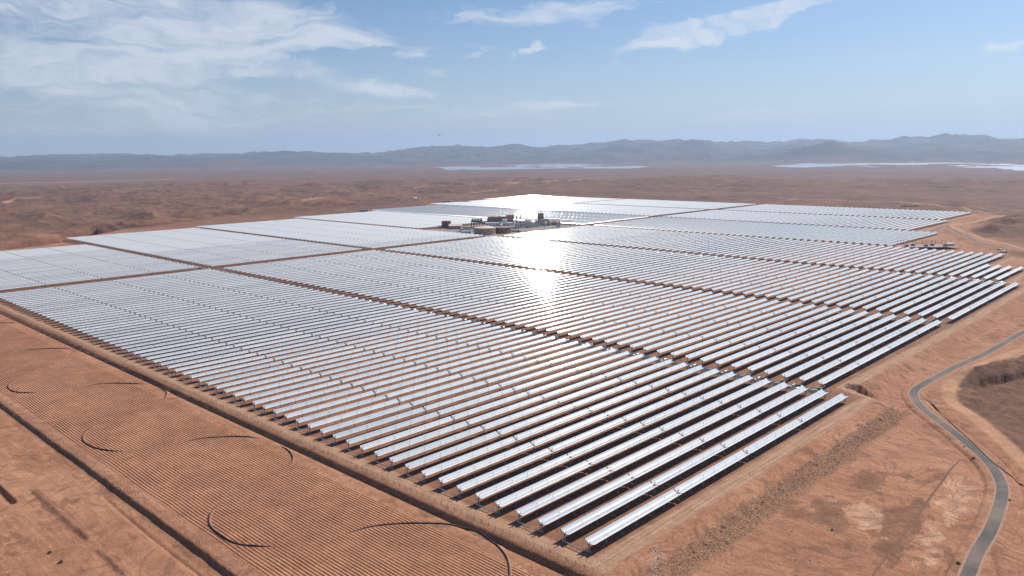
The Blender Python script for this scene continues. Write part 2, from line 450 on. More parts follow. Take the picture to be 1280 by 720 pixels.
    ja = np.where(x < -100, 1.2, 9.0)
    jx = x+ja*(fbm(x/9, y/9, 5)-.5)*2; jy = y+ja*(fbm(x/9+5, y/9, 5)-.5)*2
    for P in DAMP: damp = np.where(inpoly(jx, jy, P), 1.0, damp)
    for P in PALE: pale = np.where(inpoly(jx, jy, P), 1.0, pale)
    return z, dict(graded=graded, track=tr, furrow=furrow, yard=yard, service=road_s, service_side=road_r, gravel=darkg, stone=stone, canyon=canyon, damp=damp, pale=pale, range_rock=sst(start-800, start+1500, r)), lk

def build_ground():
    rr = [0.5, 40, 90, 150, 200, 240, 270]
    while rr[-1] < 1300: rr.append(rr[-1]*1.0042)
    while rr[-1] < 9000: rr.append(rr[-1]*1.0065)
    while rr[-1] < 41000: rr.append(rr[-1]*1.009)
    rr = np.array(rr)
    half = R(45)
    th = np.concatenate([np.arange(-half, half, R(.09)), np.linspace(half, 2*math.pi-half, 120)])
    th = th[:-1]
    nr, nt_ = len(rr), len(th)
    A = YAW + th
    X = CAM[0] + rr[:, None]*np.cos(A)[None]; Y = CAM[1] + rr[:, None]*np.sin(A)[None]
    z, masks, lk = terrain(X.ravel(), Y.ravel())
    co = np.stack([X.ravel(), Y.ravel(), z], 1).astype(np.float32)
    i = np.arange(nr-1)[:, None]; j = np.arange(nt_)[None]; j2 = (j+1) % nt_
    q = np.stack([i*nt_+j, (i+1)*nt_+j, (i+1)*nt_+j2, i*nt_+j2], -1).reshape(-1, 4)
    me = bpy.data.meshes.new('ground')
    me.vertices.add(len(co)); me.vertices.foreach_set('co', co.ravel())
    me.loops.add(q.size); me.loops.foreach_set('vertex_index', q.ravel().astype(np.int32))
    me.polygons.add(len(q)); me.polygons.foreach_set('loop_start', np.arange(0, q.size, 4, dtype=np.int32))
    me.polygons.foreach_set('use_smooth', np.ones(len(q), bool))
    me.update(calc_edges=True)
    for k, a in masks.items():
        at_ = me.attributes.new(k, 'FLOAT', 'POINT'); at_.data.foreach_set('value', np.clip(a, 0, 1).astype(np.float32))
    o = bpy.data.objects.new('ground', me); link(o)
    return o

def ground_material():
    m, nt, out = new_mat('desert_earth')
    v = world_pos(nt)
    def attr(n):
        a = nt.nodes.new('ShaderNodeAttribute'); a.attribute_name = n; return a.outputs['Fac']
    big = noise_node(nt, v, .0016, 6, .6); mid = noise_node(nt, v, .012, 7, .62, .6); small = noise_node(nt, v, .11, 6, .65); fine = noise_node(nt, v, .9, 5, .7)
    # natural desert pavement: brown, reddish and purplish patches
    nat = ramp(nt, big, [(.36, (.135, .080, .060)), (.5, (.18, .102, .070)), (.62, (.235, .135, .092))])
    nat = mix(nt, .5, nat, ramp(nt, mid, [(.36, (.085, .052, .043)), (.5, (.15, .085, .060)), (.6, (.21, .12, .082)), (.70, (.34, .21, .145))]))
    # steep ground shows redder rock
    # graded orange earth
    grd = ramp(nt, mid, [(.3, (.25, .128, .082)), (.5, (.325, .170, .110)), (.68, (.41, .235, .160))])
    streak = noise_node(nt, stretch(nt, v, (.5, .02, .5)), 1.0, 5, .6)
    grd = mix(nt, .35, grd, ramp(nt, streak, [(.35, (.26, .126, .077)), (.65, (.44, .248, .165))]))
    blot = noise_node(nt, v, .034, 6, .6, 1.2)
    grd = mix(nt, ramp(nt, blot, [(.60, 0.0), (.63, .75)]), grd, (.215, .115, .075))
    c = mix(nt, attr('graded'), nat, grd)
    c = mix(nt, attr('range_rock'), c, ramp(nt, noise_node(nt, v, .0011, 7, .65), [(.38, (.050, .042, .040)), (.62, (.13, .095, .080))]))
    c = mix(nt, attr('gravel'), c, ramp(nt, small, [(.3, (.115, .066, .048)), (.7, (.18, .105, .075))]))
    c = mix(nt, attr('canyon'), c, ramp(nt, mid, [(.35, (.08, .042, .033)), (.65, (.19, .095, .066))]))
    c = mix(nt, math_n(nt, 'MULTIPLY', attr('damp'), .85), c, ramp(nt, small, [(.3, (.17, .088, .058)), (.7, (.235, .13, .088))]))
    c = mix(nt, math_n(nt, 'MULTIPLY', attr('pale'), .7), c, ramp(nt, small, [(.3, (.40, .25, .17)), (.7, (.50, .34, .245))]))
    # wheel tracks wandering over the graded earth: thin lines where a smooth noise crosses set levels
    tn = noise_node(nt, v, .016, 2, .4, .8)
    tl = math_n(nt, 'ABSOLUTE', math_n(nt, 'SUBTRACT', math_n(nt, 'FRACT', math_n(nt, 'MULTIPLY', tn, 20.0)), .5))
    tl = math_n(nt, 'MULTIPLY', ramp(nt, tl, [(.08, 1.0), (.2, 0.0)]), ramp(nt, noise_node(nt, v, .045, 3, .5), [(.42, 0.0), (.52, 1.0)]))
    tl = math_n(nt, 'MULTIPLY', tl, math_n(nt, 'SUBTRACT', 1.0, attr('furrow')))
    c = mix(nt, math_n(nt, 'MULTIPLY', math_n(nt, 'MULTIPLY', tl, attr('graded')), .55), c, (.22, .115, .075))
    c = mix(nt, attr('track'), c, (.42, .25, .165))
    c = mix(nt, attr('yard'), c, ramp(nt, small, [(.3, (.20, .105, .070)), (.7, (.27, .145, .098))]))  # yard soil darkened to hold the partial shade between rows
    c = mix(nt, attr('service'), c, ramp(nt, streak, [(.35, (.33, .20, .135)), (.65, (.40, .26, .185))]))
    streak2 = noise_node(nt, stretch(nt, v, (.02, .7, .5)), 1.0, 5, .65)
    c = mix(nt, attr('service_side'), c, ramp(nt, streak2, [(.33, (.27, .165, .115)), (.5, (.36, .235, .17)), (.65, (.44, .30, .22))]))
    c = mix(nt, attr('stone'), c, ramp(nt, fine, [(.35, (.15, .085, .056)), (.6, (.30, .172, .112))]))
    # furrows, ploughed along the plant's edge
    w = nt.nodes.new('ShaderNodeTexWave'); w.wave_type = 'BANDS'; w.bands_direction = 'X'; w.wave_profile = 'SIN'
    w.inputs['Scale'].default_value = .172; w.inputs['Distortion'].default_value = 0
    sx = nt.nodes.new('ShaderNodeSeparateXYZ'); nt.links.new(v, sx.inputs[0])
    wobx = noise_node(nt, stretch(nt, v, (.3, 1, 1)), .011, 2, .4)
    cx = nt.nodes.new('ShaderNodeCombineXYZ')
    nt.links.new(math_n(nt, 'MULTIPLY_ADD', wobx, 4.5, sx.outputs[0]), cx.inputs[0])
    nt.links.new(cx.outputs[0], w.inputs['Vector'])
    fa = attr('furrow')
    patchy = ramp(nt, noise_node(nt, v, .03, 4, .55), [(.3, .55), (.6, 1.0)])
    fh = math_n(nt, 'MULTIPLY', math_n(nt, 'MULTIPLY', w.outputs['Fac'], fa), patchy)
    c = mix(nt, math_n(nt, 'MULTIPLY', fa, .6), c, ramp(nt, mid, [(.35, (.25, .118, .070)), (.65, (.36, .185, .115))]))
    c = mix(nt, math_n(nt, 'MULTIPLY', fa, .32), c, mix(nt, w.outputs['Fac'], (.20, .10, .062), (.43, .24, .155)))
    c = mix(nt, 1.0, c, (1.0, .91, .80), 'MULTIPLY')
    # grain
    c = mix(nt, .8, c, ramp(nt, fine, [(.3, (.34,)*3), (.7, (.66,)*3)]), 'OVERLAY')
    c = mix(nt, .6, c, ramp(nt, small, [(.3, (.36,)*3), (.7, (.64,)*3)]), 'OVERLAY')
    n = bump(nt, small, .5, 2.0)
    n = bump(nt, fine, .5, .35, n)
    n = bump(nt, fh, 1.0, .52, n)
    n = bump(nt, math_n(nt, 'MULTIPLY', noise_node(nt, v, .02, 8, .7), math_n(nt, 'SUBTRACT', 1.0, attr('graded'))), .6, 12.0, n)
    principled(nt, out, c, .95, 0, .1, n)
    return m
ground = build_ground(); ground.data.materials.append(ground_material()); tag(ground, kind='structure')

# lake: the sheet lies in the hollows of the plain
def lake_sheet():
    mb = MB(); c = CAM; pts = []
    for a in np.linspace(-R(42), R(42), 40):
        pts.append((c[0]+7000*math.cos(YAW+a), c[1]+7000*math.sin(YAW+a)))
    for a in np.linspace(R(42), -R(42), 40):
        pts.append((c[0]+21000*math.cos(YAW+a), c[1]+21000*math.sin(YAW+a)))
    mb.poly([(p[0], p[1], LAKE_Z) for p in pts])
    m, nt, out = new_mat('lake_water')
    v = world_pos(nt)
    b = bump(nt, noise_node(nt, v, .05, 4, .6), .35, 2.0)
    principled(nt, out, (.28, .33, .36), .35, 0, .7, b)
    return tag(mb.build('lake_water', m), kind='structure')
lake_sheet()

# ------------------------------------------------------------------ asphalt road, with shoulders
def ribbon(name, pts, width, z, mat, dz=0.0, thick=.15):
    mb = MB(); P = [np.array(p[:2]) for p in pts]; top = []
    Lf, Rt = [], []
    for i, p in enumerate(P):
        d = P[min(i+1, len(P)-1)]-P[max(i-1, 0)]; d = d/np.linalg.norm(d); n = np.array([-d[1], d[0]])
        a = p+n*width/2; b = p-n*width/2
        zz = z(p) if callable(z) else z
        Lf.append((a[0], a[1], zz+dz)); Rt.append((b[0], b[1], zz+dz))
    lo = lambda q: (q[0], q[1], q[2]-thick)
    mb.quad_grid([[lo(a) for a in Lf], Lf, Rt, [lo(b) for b in Rt]], 0, False)
    return mb.build(name, mat)
def asphalt():
    m, nt, out = new_mat('worn_asphalt')
    v = world_pos(nt)
    f = noise_node(nt, v, .25, 6, .6); g = noise_node(nt, v, .03, 4, .6)
    c = ramp(nt, f, [(.3, (.052, .049, .046)), (.7, (.085, .079, .072))])
    c = mix(nt, ramp(nt, g, [(.42, 0.0), (.68, .6)]), c, (.24, .16, .115))
    principled(nt, out, c, .85, 0, .3, bump(nt, noise_node(nt, v, 3, 3, .6), .3, .1))
    return m
A_M = asphalt()
tag(ribbon('road', road_pts, 5.6, ZR, A_M, .12, .3), kind='structure')
tag(ribbon('road', road_far, 8.0, -1.0, A_M, .12, .3), kind='structure')
M['shoulder'] = simple('shoulder_gravel', (.33, .19, .125), .95, var=.3, scale=.8)
tag(ribbon('road_shoulder', road_pts, 8.0, ZR, M['shoulder'], .06, .3), kind='structure')

M['lane'] = simple('shaded_lane_gravel', (.105, .080, .066), .95, var=.3, scale=.25)  # dark paving tone; along the pipe lanes it also carries their shade
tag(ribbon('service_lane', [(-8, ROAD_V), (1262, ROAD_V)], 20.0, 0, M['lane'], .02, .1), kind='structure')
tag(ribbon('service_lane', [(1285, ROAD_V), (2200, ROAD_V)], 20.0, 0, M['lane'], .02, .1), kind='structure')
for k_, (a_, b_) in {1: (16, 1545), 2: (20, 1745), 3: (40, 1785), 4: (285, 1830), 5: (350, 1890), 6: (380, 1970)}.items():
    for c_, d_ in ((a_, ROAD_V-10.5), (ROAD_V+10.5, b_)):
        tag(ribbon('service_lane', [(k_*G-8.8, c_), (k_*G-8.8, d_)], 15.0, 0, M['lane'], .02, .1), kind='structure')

# ------------------------------------------------------------------ curved earth bunds in the ploughed field
M['bund'] = simple('bund_earth', (.36, .19, .118), .95, var=.25, scale=.7)
M['bund_mid'] = simple('riser_earth', (.20, .112, .075), .95, var=.3, scale=1.2)
M['bund_dark'] = simple('shaded_bund', (.12, .065, .045), .95, var=.3, scale=1.2)  # dark core: the channel line and its shadow put into the colour
def bund(px, h=1.0, w=1.5, mat='bund', zb=-3.4, tick=0.0):
    pts = smooth_line([at(a, b, zb+.8) for a, b in px], 2 if not tick else .8)
    mb = MB(); P = [np.array(p) for p in pts]; rws = []
    n_ = len(P); PA = np.array(P); gz = terrain(PA[:, 0], PA[:, 1])[0] - .45
    for i, p in enumerate(P):
        d = P[min(i+1, n_-1)]-P[max(i-1, 0)]; d = d/np.linalg.norm(d); n = np.array([-d[1], d[0]])
        k = min(1, min(i, n_-1-i)/5+.05)
        hh = h*k*(.85+.3*random.random())*(1 if not tick or i % 3 else 1-tick); ww = w*(.6+.4*k)
        rws.append([(*(p+n*ww*q), gz[i]+(hh+.45)*g) for q, g in ((-1.3, 0), (-.8, .55), (-.25, 1), (.25, 1), (.8, .55), (1.3, 0))])
    mb.quad_grid(rws, 0, True)
    return tag(mb.build('earth_bund', M[mat]), kind='structure')
for px in ([(431, 666), (470, 657), (520, 653.5), (570, 656), (605, 668), (628, 688), (636, 705), (637, 730)],
           [(277, 628), (264, 640), (262, 655), (275, 668), (300, 680), (346, 683)],
           [(350, 556), (362, 564), (366, 573), (360, 585)],
           [(228, 552), (260, 547), (300, 545.5), (328, 547)],
           [(122, 530), (106, 540), (104, 550), (115, 558), (135, 563), (158, 564)],
           [(198, 484), (208, 490), (205, 500)],
           [(105, 482), (140, 479), (185, 480)],
           [(24, 472), (11, 480), (12, 486), (22, 490), (50, 491)],
           [(25, 438), (60, 435.5), (90, 436)],
           [(-20, 405), (10, 403.5), (22, 404)]):
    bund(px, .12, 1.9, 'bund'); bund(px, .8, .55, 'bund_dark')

bund([(1201, 572), (1185, 592), (1170, 612), (1150, 642), (1120, 682), (1095, 716), (1070, 750)], .7, .55, 'bund_mid', -7.1, .8)
bund([(1152, 494), (1165, 503), (1185, 524), (1215, 552), (1245, 580), (1290, 612)], .5, .5, 'bund_dark', -6.3)  # dark strip drawn along the roadside ditch line

# ------------------------------------------------------------------ solar troughs
FOC, HALF = 1.71, 2.885
PIV = 4.2
NS = 10
xs = np.linspace(-HALF, HALF, NS+1)
ct, st = math.cos(TILT), math.sin(TILT)
def sec(y, z):            # cross-section point turned by the tilt (opening towards -y)
    return (y*ct - z*st, y*st + z*ct)
def trough_pts(off, tilt=None):
    c, s = (ct, st) if tilt is None else (math.cos(tilt), math.sin(tilt))
    out = []
    for a in xs:
        z = a*a/(4*FOC)
        nn = np.array([-a/(2*FOC), 1.0]); nn /= np.linalg.norm(nn)
        y_, z_ = a-nn[0]*off, z-nn[1]*off
        out.append((y_*c-z_*s, y_*s+z_*c))
    return out
def add_trough(mb, u0, u1, y0, z0, tilt=None):
    inn = trough_pts(0, tilt); outp = trough_pts(.06, tilt)
    mb.quad_grid([[(u0, y0+a, z0+b) for a, b in inn], [(u1, y0+a, z0+b) for a, b in inn]], 0, True)
    mb.quad_grid([[(u1, y0+a, z0+b) for a, b in outp], [(u0, y0+a, z0+b) for a, b in outp]], 1, True)
    for u in (u0, u1):
        mb.quad_grid([[(u, y0+a, z0+b) for a, b in inn], [(u, y0+a, z0+b) for a, b in outp]], 1, False)
    for k in (0, -1):
        mb.quad_grid([[(u0, y0+inn[k][0], z0+inn[k][1]), (u1, y0+inn[k][0], z0+inn[k][1])], [(u0, y0+outp[k][0], z0+outp[k][1]), (u1, y0+outp[k][0], z0+outp[k][1])]], 1, False)

def section_mesh():
    mb = MB()
    n = 6; a0, a1 = .45, 74.55; w = (a1-a0)/n
    for i in range(n):
        add_trough(mb, a0+i*w+.05, a0+(i+1)*w-.05, 0, PIV)
    return mb.mesh('mirror_section', [M['mirror'], M['back']])
def frame_mesh():
    mb = MB()
    y, z = sec(0, -.45); mb.tube((.8, y, PIV+z), (74.2, y, PIV+z), .3, 8)
    for i in range(7):
        u = min(max(.75+i*12.25, .9), 74.1)
        for s in (-1, 1):
            p = sec(0, -.45); q = sec(s*2.2, 2.2**2/(4*FOC)-.12); mb.tube((u, p[0], PIV+p[1]), (u, q[0], PIV+q[1]), .07, 4)
    return mb.mesh('support_frame', [M['steel']])
def receiver_mesh(ln):
    mb = MB(); y, z = sec(0, FOC)
    mb.tube((.3, y, PIV+z), (ln-.3, y, PIV+z), .045, 6)
    n = int(ln/75)
    for s_ in range(n):
        for i in range(19):
            u = s_*75+.75+i*73.5/18
            big = i % 3 == 0
            a = sec(-.16, .05); b = sec(0, FOC); r = .07 if big else .03
            mb.tube((u, a[0], PIV+a[1]), (u, b[0], PIV+b[1]), r, 4)
            if big: mb.box((u, b[0], PIV+b[1]), (.5, .28, .3))
    return mb.mesh('receiver_tube', [M['tube']])
def post_mesh():
    mb = MB()
    y, z = sec(0, -.45)
    mb.box((0, 0, .12), (.9, 1.6, .3), 1)
    mb.tube((0, -.55, .2), (0, y, PIV+z-.1), .09, 4); mb.tube((0, .55, .2), (0, y, PIV+z-.1), .09, 4)
    return mb.mesh('post', [M['steel'], M['conc']])
def drive_mesh():
    mb = MB()
    y, z = sec(0, -.45)
    mb.box((0, 0, .15), (1.4, 2.0, .36), 1)
    mb.box((0, 0, 1.3), (.5, .7, 2.4), 0, taper=.7)
    mb.tube((0, -.8, .2), (0, y, PIV+z), .12, 5); mb.tube((0, .8, .2), (0, y, PIV+z), .12, 5)
    mb.box((0, y, PIV+z+.05), (.7, .8, .7), 2)
    a = sec(0, .2); b = sec(0, FOC+.1); mb.tube((0, a[0], PIV+a[1]), (0, b[0], PIV+b[1]), .16, 5, 2)
    return mb.mesh('drive_pylon', [M['steel'], M['conc'], M['dark']])
ME_SEC, ME_FR, ME_POST, ME_DRV = section_mesh(), frame_mesh(), post_mesh(), drive_mesh()
ME_REC = {300: receiver_mesh(300), 148: receiver_mesh(150)}

def size_in_view(rw):
    b, k, u0, ln, v = rw
    d = np.array([u0+ln/2, v, 0])-CAM; dist = np.linalg.norm(d)
    c = _F @ d/dist
    if c < .6: return 0
    return ln/dist**2
ORD1 = 'first second third fourth fifth sixth seventh eighth ninth tenth eleventh twelfth thirteenth fourteenth fifteenth sixteenth seventeenth eighteenth nineteenth'.split()
TENS = 'twenty thirty forty fifty sixty seventy eighty ninety'.split(); TENTH = 'twentieth thirtieth fortieth fiftieth sixtieth seventieth eightieth ninetieth'.split()
def ordinal(n):
    if n < 20: return ORD1[n-1]
    if n < 100:
        t, o = divmod(n, 10); return TENTH[t-2] if o == 0 else TENS[t-2]+'-'+ORD1[o-1]
    if n == 100: return 'hundredth'
    return 'hundred-and-'+ordinal(n-100)
BLOCK_NAME = ['front block beside ploughed field', 'second block past first pipe lane', 'third block from ploughed field', 'fourth block before the tanks']
order = sorted(rows, key=lambda r: -size_in_view(r))
def visible(rw):
    b, k, u0, ln, v = rw
    for q in (0, .5, 1):
        d = np.array([u0+ln*q, v, 2.0])-CAM; w = _F @ d
        if w > 0 and abs(F_PX*(_R2 @ d)/w) < 640: return True
    return False
vis = [r for r in order if visible(r)]
single = vis[:300]; sset = set(single)
rest = [r for r in rows if r not in sset]
GREY_TILT = {4: R(30)}
M['mirror_grey'] = make_mirror('grey_mirror', .14, .30, (.66, .61, .53))  # duller grey tint and rougher, for the block turned further over
for n_, rw in enumerate(single):
    b, k, u0, ln, v = rw
    root = empty('solar_trough', (u0, v, 0))
    cnt = k+1
    look = 'white shining' if v < 250 else ('grey-white' if v < 700 else 'pale grey')
    tag(root, f'{look} mirror row, {ordinal(cnt)} from the asphalt road side, {BLOCK_NAME[b]}', 'solar trough', 'parallel rows of mirrored solar troughs')
    ns = 4 if ln > 200 else 2
    for i in range(ns):
        s_ = bpy.data.objects.new('mirror_section', ME_SEC); s_.location = (i*75, 0, 0); s_.rotation_euler = (R(random.gauss(0, .35)), 0, 0); link(s_, root)
        if n_ < 150:
            f_ = bpy.data.objects.new('support_frame', ME_FR); link(f_, s_)
    link(bpy.data.objects.new('receiver_tube', ME_REC[300 if ns == 4 else 148]), root)
    for i in range(ns+1):
        d_ = bpy.data.objects.new('drive_pylon', ME_DRV); d_.location = (min(max(i*75.0, .3), ns*75-.3), 0, 0); link(d_, root)
    if n_ < 34:
        for i in range(ns):
            for j in range(1, 6):
                p_ = bpy.data.objects.new('post', ME_POST); p_.location = (i*75+.75+j*12.25, 0, 0); link(p_, root)
mb = MB()
for rw in rest:
    b, k, u0, ln, v = rw
    for i in range(4 if ln > 200 else 2):
        n0 = len(mb.m)
        add_trough(mb, u0+i*75+.75, u0+(i+1)*75-.75, v, PIV, GREY_TILT.get(b, TILT)+R(random.gauss(0, .35)))
        if b in GREY_TILT: mb.m[n0:] = [2 if q == 0 else q for q in mb.m[n0:]]
    y, z = sec(0, -.45)
    for i in range(5):
        mb.box((u0+min(i*75, ln), v+y, 1.3), (.5, .9, 2.6), 1)
tag(mb.build('far_trough_rows', [M['mirror'], M['back'], M['mirror_grey']]), 'distant mirror rows merging into pale sheets round the power plant', 'solar troughs', 'parallel rows of mirrored solar troughs', 'stuff')

# crossover pipes joining pairs of rows at their outer ends
def crossover_mesh():
    mb = MB(); y, z = sec(0, FOC); h = PIV+z
    mb.path([(.4, y, h), (-1.0, y, h), (-1.6, y, 1.4), (-1.6, PITCHM+y, 1.4), (-1.0, PITCHM+y, h), (.4, PITCHM+y, h)], .22, 6)
    for t in (.12, .38, .62, .88):
        mb.tube((-1.6, y+PITCHM*t, 0), (-1.6, y+PITCHM*t, 1.4), .09, 5, 1)
    return mb.mesh('crossover_pipe', [M['clad'], M['steel']])
ME_X = crossover_mesh()
for i in range(0, 62, 2):
    o = bpy.data.objects.new('crossover_pipe', ME_X); o.location = (0, i*PITCHM, 0); link(o)
    tag(o, f'{ordinal(i//2+1)} bent grey pipe from the rock bank, joining two mirror row ends', 'pipe', 'crossover pipes joining row ends')

# header pipes in the lanes between blocks
def header(u, v0, v1, label, n_br):
    root = empty('header_pipe', (u, (v0+v1)/2, 0))
    tag(root, label, 'pipe', 'header pipes in the lanes between mirror blocks')
    root_inv = np.array([u, (v0+v1)/2, 0])
    for du_, r_ in ((-1.4, .42), (1.4, .36)):
        mb = MB(); pts = []; v = v0
        s_ = 1 if du_ > 0 else -1
        while v < v1:
            pts += [(du_, v, 1.3), (du_, v+18, 1.3), (du_, v+18, 1.3), (du_+s_*3.4, v+18.5, 1.3), (du_+s_*3.4, v+24, 1.3), (du_, v+24.5, 1.3)]
            v += 2*PITCHM
        pts = [(p[0], p[1]-root_inv[1], p[2]) for p in pts]
        q = [pts[0]]
        for p in pts[1:]:
            if np.linalg.norm(np.array(p)-np.array(q[-1])) > .01: q.append(p)
        mb.path(q, r_, 6); mb.build('main_pipe', M['clad'], root)
    v = v0+4; c = 0
    while v < v1 and c < n_br:
        mb = MB(); yy = v-root_inv[1]
        mb.path([(-1.4, yy, 1.3), (-1.4, yy, 2.6), (-6.0, yy+3.0, 2.6), (-8.0, yy+3.0, 3.8)], .16, 5)
        mb.path([(1.4, yy+2, 1.3), (1.4, yy+2, 2.9), (6.0, yy-2.0, 2.9), (8.0, yy-2.0, 3.8)], .16, 5)
        mb.box((0, yy+1, .9), (6.4, .5, .3), 1); mb.box((3.9, yy-1, 1.4), (.8, .8, 1.8), 2); mb.box((-3.9, yy+2.5, 1.2), (.9, .7, 1.6), 1)
        mb.build('branch_pipe', [M['clad'], M['steel'], M['white']], root)
        v += 2*PITCHM; c += 1
    # pipe racks past the hundredth branch
header(308.8, 20, 1545, 'long twin pipe with bends in the lane between the front and second mirror block', 54)
header(308.8+2*G, 40, 1770, 'twin pipe in the lane just in front of the tanks and power buildings', 60)
header(308.8+4*G, 300, 1890, 'distant twin pipe in the lane behind the dull grey mirror block', 40)

# ------------------------------------------------------------------ wire fences with posts
def fence(name_label, pts, z, step, h, n_single=100):
    root = empty('wire_fence', (pts[0][0], pts[0][1], 0)); tag(root, name_label, 'fence')
    P = [np.array(p, float) for p in pts]; org = P[0]
    def pt(i, t): return P[i]*(1-t)+P[i+1]*t
    mb = MB()
    for a, b in zip(P[:-1], P[1:]):
        for hz in (.35, h*.5, h-.1):
            mb.tube((*(a-org), z+hz), (*(b-org), z+hz), .025, 4)
    mb.build('wire', M['steel'], root)
    me = MB(); me.box((0, 0, h/2), (.14, .14, h)); me = me.mesh('fence_post', [M['dark']])
    c = 0; rest_ = MB()
    for i in range(len(P)-1):
        n = int(np.linalg.norm(P[i+1]-P[i])/step)
        for k in range(n):
            p = pt(i, k/n)-org
            if c < n_single:
                o = bpy.data.objects.new('post', me); o.location = (p[0], p[1], z); link(o, root)
            else: rest_.box((p[0], p[1], z+h/2), (.14, .14, h))
            c += 1
    if c > n_single:
        o = rest_.build('far_posts', M['dark'], root); o['kind'] = 'stuff'
fence('long wire fence with dark posts along the top of the slope above the ploughed field', [(-12.2, -12), (-12.2, 1560)], -.45, 5.0, 2.4)

# ------------------------------------------------------------------ riprap on the bank: loose stone, and the pale heap at its foot
def rocks(name, pts_fn, n, size, mat, label):
    mb = MB()
    for _ in range(n):
        x, y, s = pts_fn()
        z = float(terrain(np.array([x]), np.array([y]))[0][0]) if False else 0
        mb.v_count = 0
        s *= size
        base = len(mb.v)
        ph = random.random()*6.28
        for (dx, dy, dz) in ((1, 0, 0), (0, 1, 0), (-1, 0, 0), (0, -1, 0), (.2, .1, .6), (0, 0, -.6)):
            k = .7+.6*random.random()
            c, q = math.cos(ph), math.sin(ph)
            mb.v.append((x+(dx*c-dy*q)*s*k, y+(dx*q+dy*c)*s*k, dz*s*k))
        for f in ((0, 1, 4), (1, 2, 4), (2, 3, 4), (3, 0, 4), (1, 0, 5), (2, 1, 5), (3, 2, 5), (0, 3, 5)):
            mb.f.append(tuple(base+i for i in f)); mb.m.append(0); mb.sm.append(False)
    V = np.array(mb.v); n6 = len(V)//6
    cen = V.reshape(n6, 6, 3)[:, :, :2].mean(1)
    zz = terrain(cen[:, 0], cen[:, 1])[0]
    V[:, 2] += np.repeat(zz, 6)
    mb.v = [tuple(p) for p in V]
    o = mb.build(name, mat)
    return tag(o, label, 'stones', kind='stuff')
def bank_pt():
    u = 4+random.random()**.9*320; t = .28+.75*random.random()
    if random.random() < .35: t = .95+.15*random.random()
    t = .42+.62*random.random()**.8; e_ = 3*math.sin(u/17)+2*math.sin(u/5.3+1)
    return u, -18-18*t+random.gauss(0, 1.3)+e_*.5*(t > .8), .16+random.random()**3*.5
rocks('riprap_stones', bank_pt, 5500, 1.0, M['rock'], 'rough brown broken stones covering the bank below the mirror field')
hp0, hp1 = at(822, 700, -7), at(818, 735, -7)
def heap_pt():
    t = random.random(); return hp0[0]*(1-t)+hp1[0]*t+random.gauss(0, 1.5), hp0[1]*(1-t)+hp1[1]*t+random.gauss(0, 1.4), .15+random.random()*.35
rocks('pale_rubble', heap_pt, 200, 1.0, M['rock_pale'], 'narrow chute of pale grey stones at the foot of the bank corner')
def scatter_pt():
    k = random.random()
    if k < .45:
        a, b = at(0, 500, -6), at(320, 722, -6); t = random.random(); return a[0]*(1-t)+b[0]*t-random.random()**2*6, a[1]*(1-t)+b[1]*t, .2+.5*random.random()**3
    if k < .8: return 40+random.random()*260, -50-random.random()*60, .2+.6*random.random()**4
    return -125-random.random()*60, random.random()*400, .2+.6*random.random()**4
rocks('loose_stones', scatter_pt, 1400, 1.0, M['rock'], 'small stones and clods scattered over the graded orange earth')

# ------------------------------------------------------------------ power block
def mpp(px, py): # metres per photo pixel at that ground point
    x, y = at(px, py, 0); return math.dist((x, y, 0), CAM)/F_PX
FACE = YAW-math.pi/2
def tank(px, py, wpx, hpx, wall, roof, label, cone=.18):
    x, y = at(px, py); k = mpp(px, py); r = wpx*k/2; h = hpx*k
    root = empty('storage_tank', (x, y, 0)); tag(root, label, 'tank')
    mb = MB(); mb.lathe((0, 0, 0), [(r, 0), (r, h), (r*1.015, h), (r*1.015, h+.5), (r*.97, h+.5)], 40); mb.build('wall', M[wall], root)
    mb = MB(); mb.lathe((0, 0, 0), [(r*1.0, h+.45), (r*.5, h+.45+r*cone*.55), (.4, h+.45+r*cone)], 40)
    mb.build('roof', M[roof], root)
    mb = MB()
    for i in range(14):
        a0, a1 = R(200+i*9), R(200+(i+1)*9); z0, z1 = h*i/14, h*(i+1)/14
        mb.tube((math.cos(a0)*(r+.5), math.sin(a0)*(r+.5), z0), (math.cos(a1)*(r+.5), math.sin(a1)*(r+.5), z1), .3, 4)
    mb.build('stair', M['steel'], root)
    mb = MB(); mb.lathe((0, 0, 0), [(1.2, h+.4+r*cone*.9), (1.2, h+1.6+r*cone), (.1, h+2.2+r*cone)], 12); mb.build('vent', M['steel'], root)
    return root
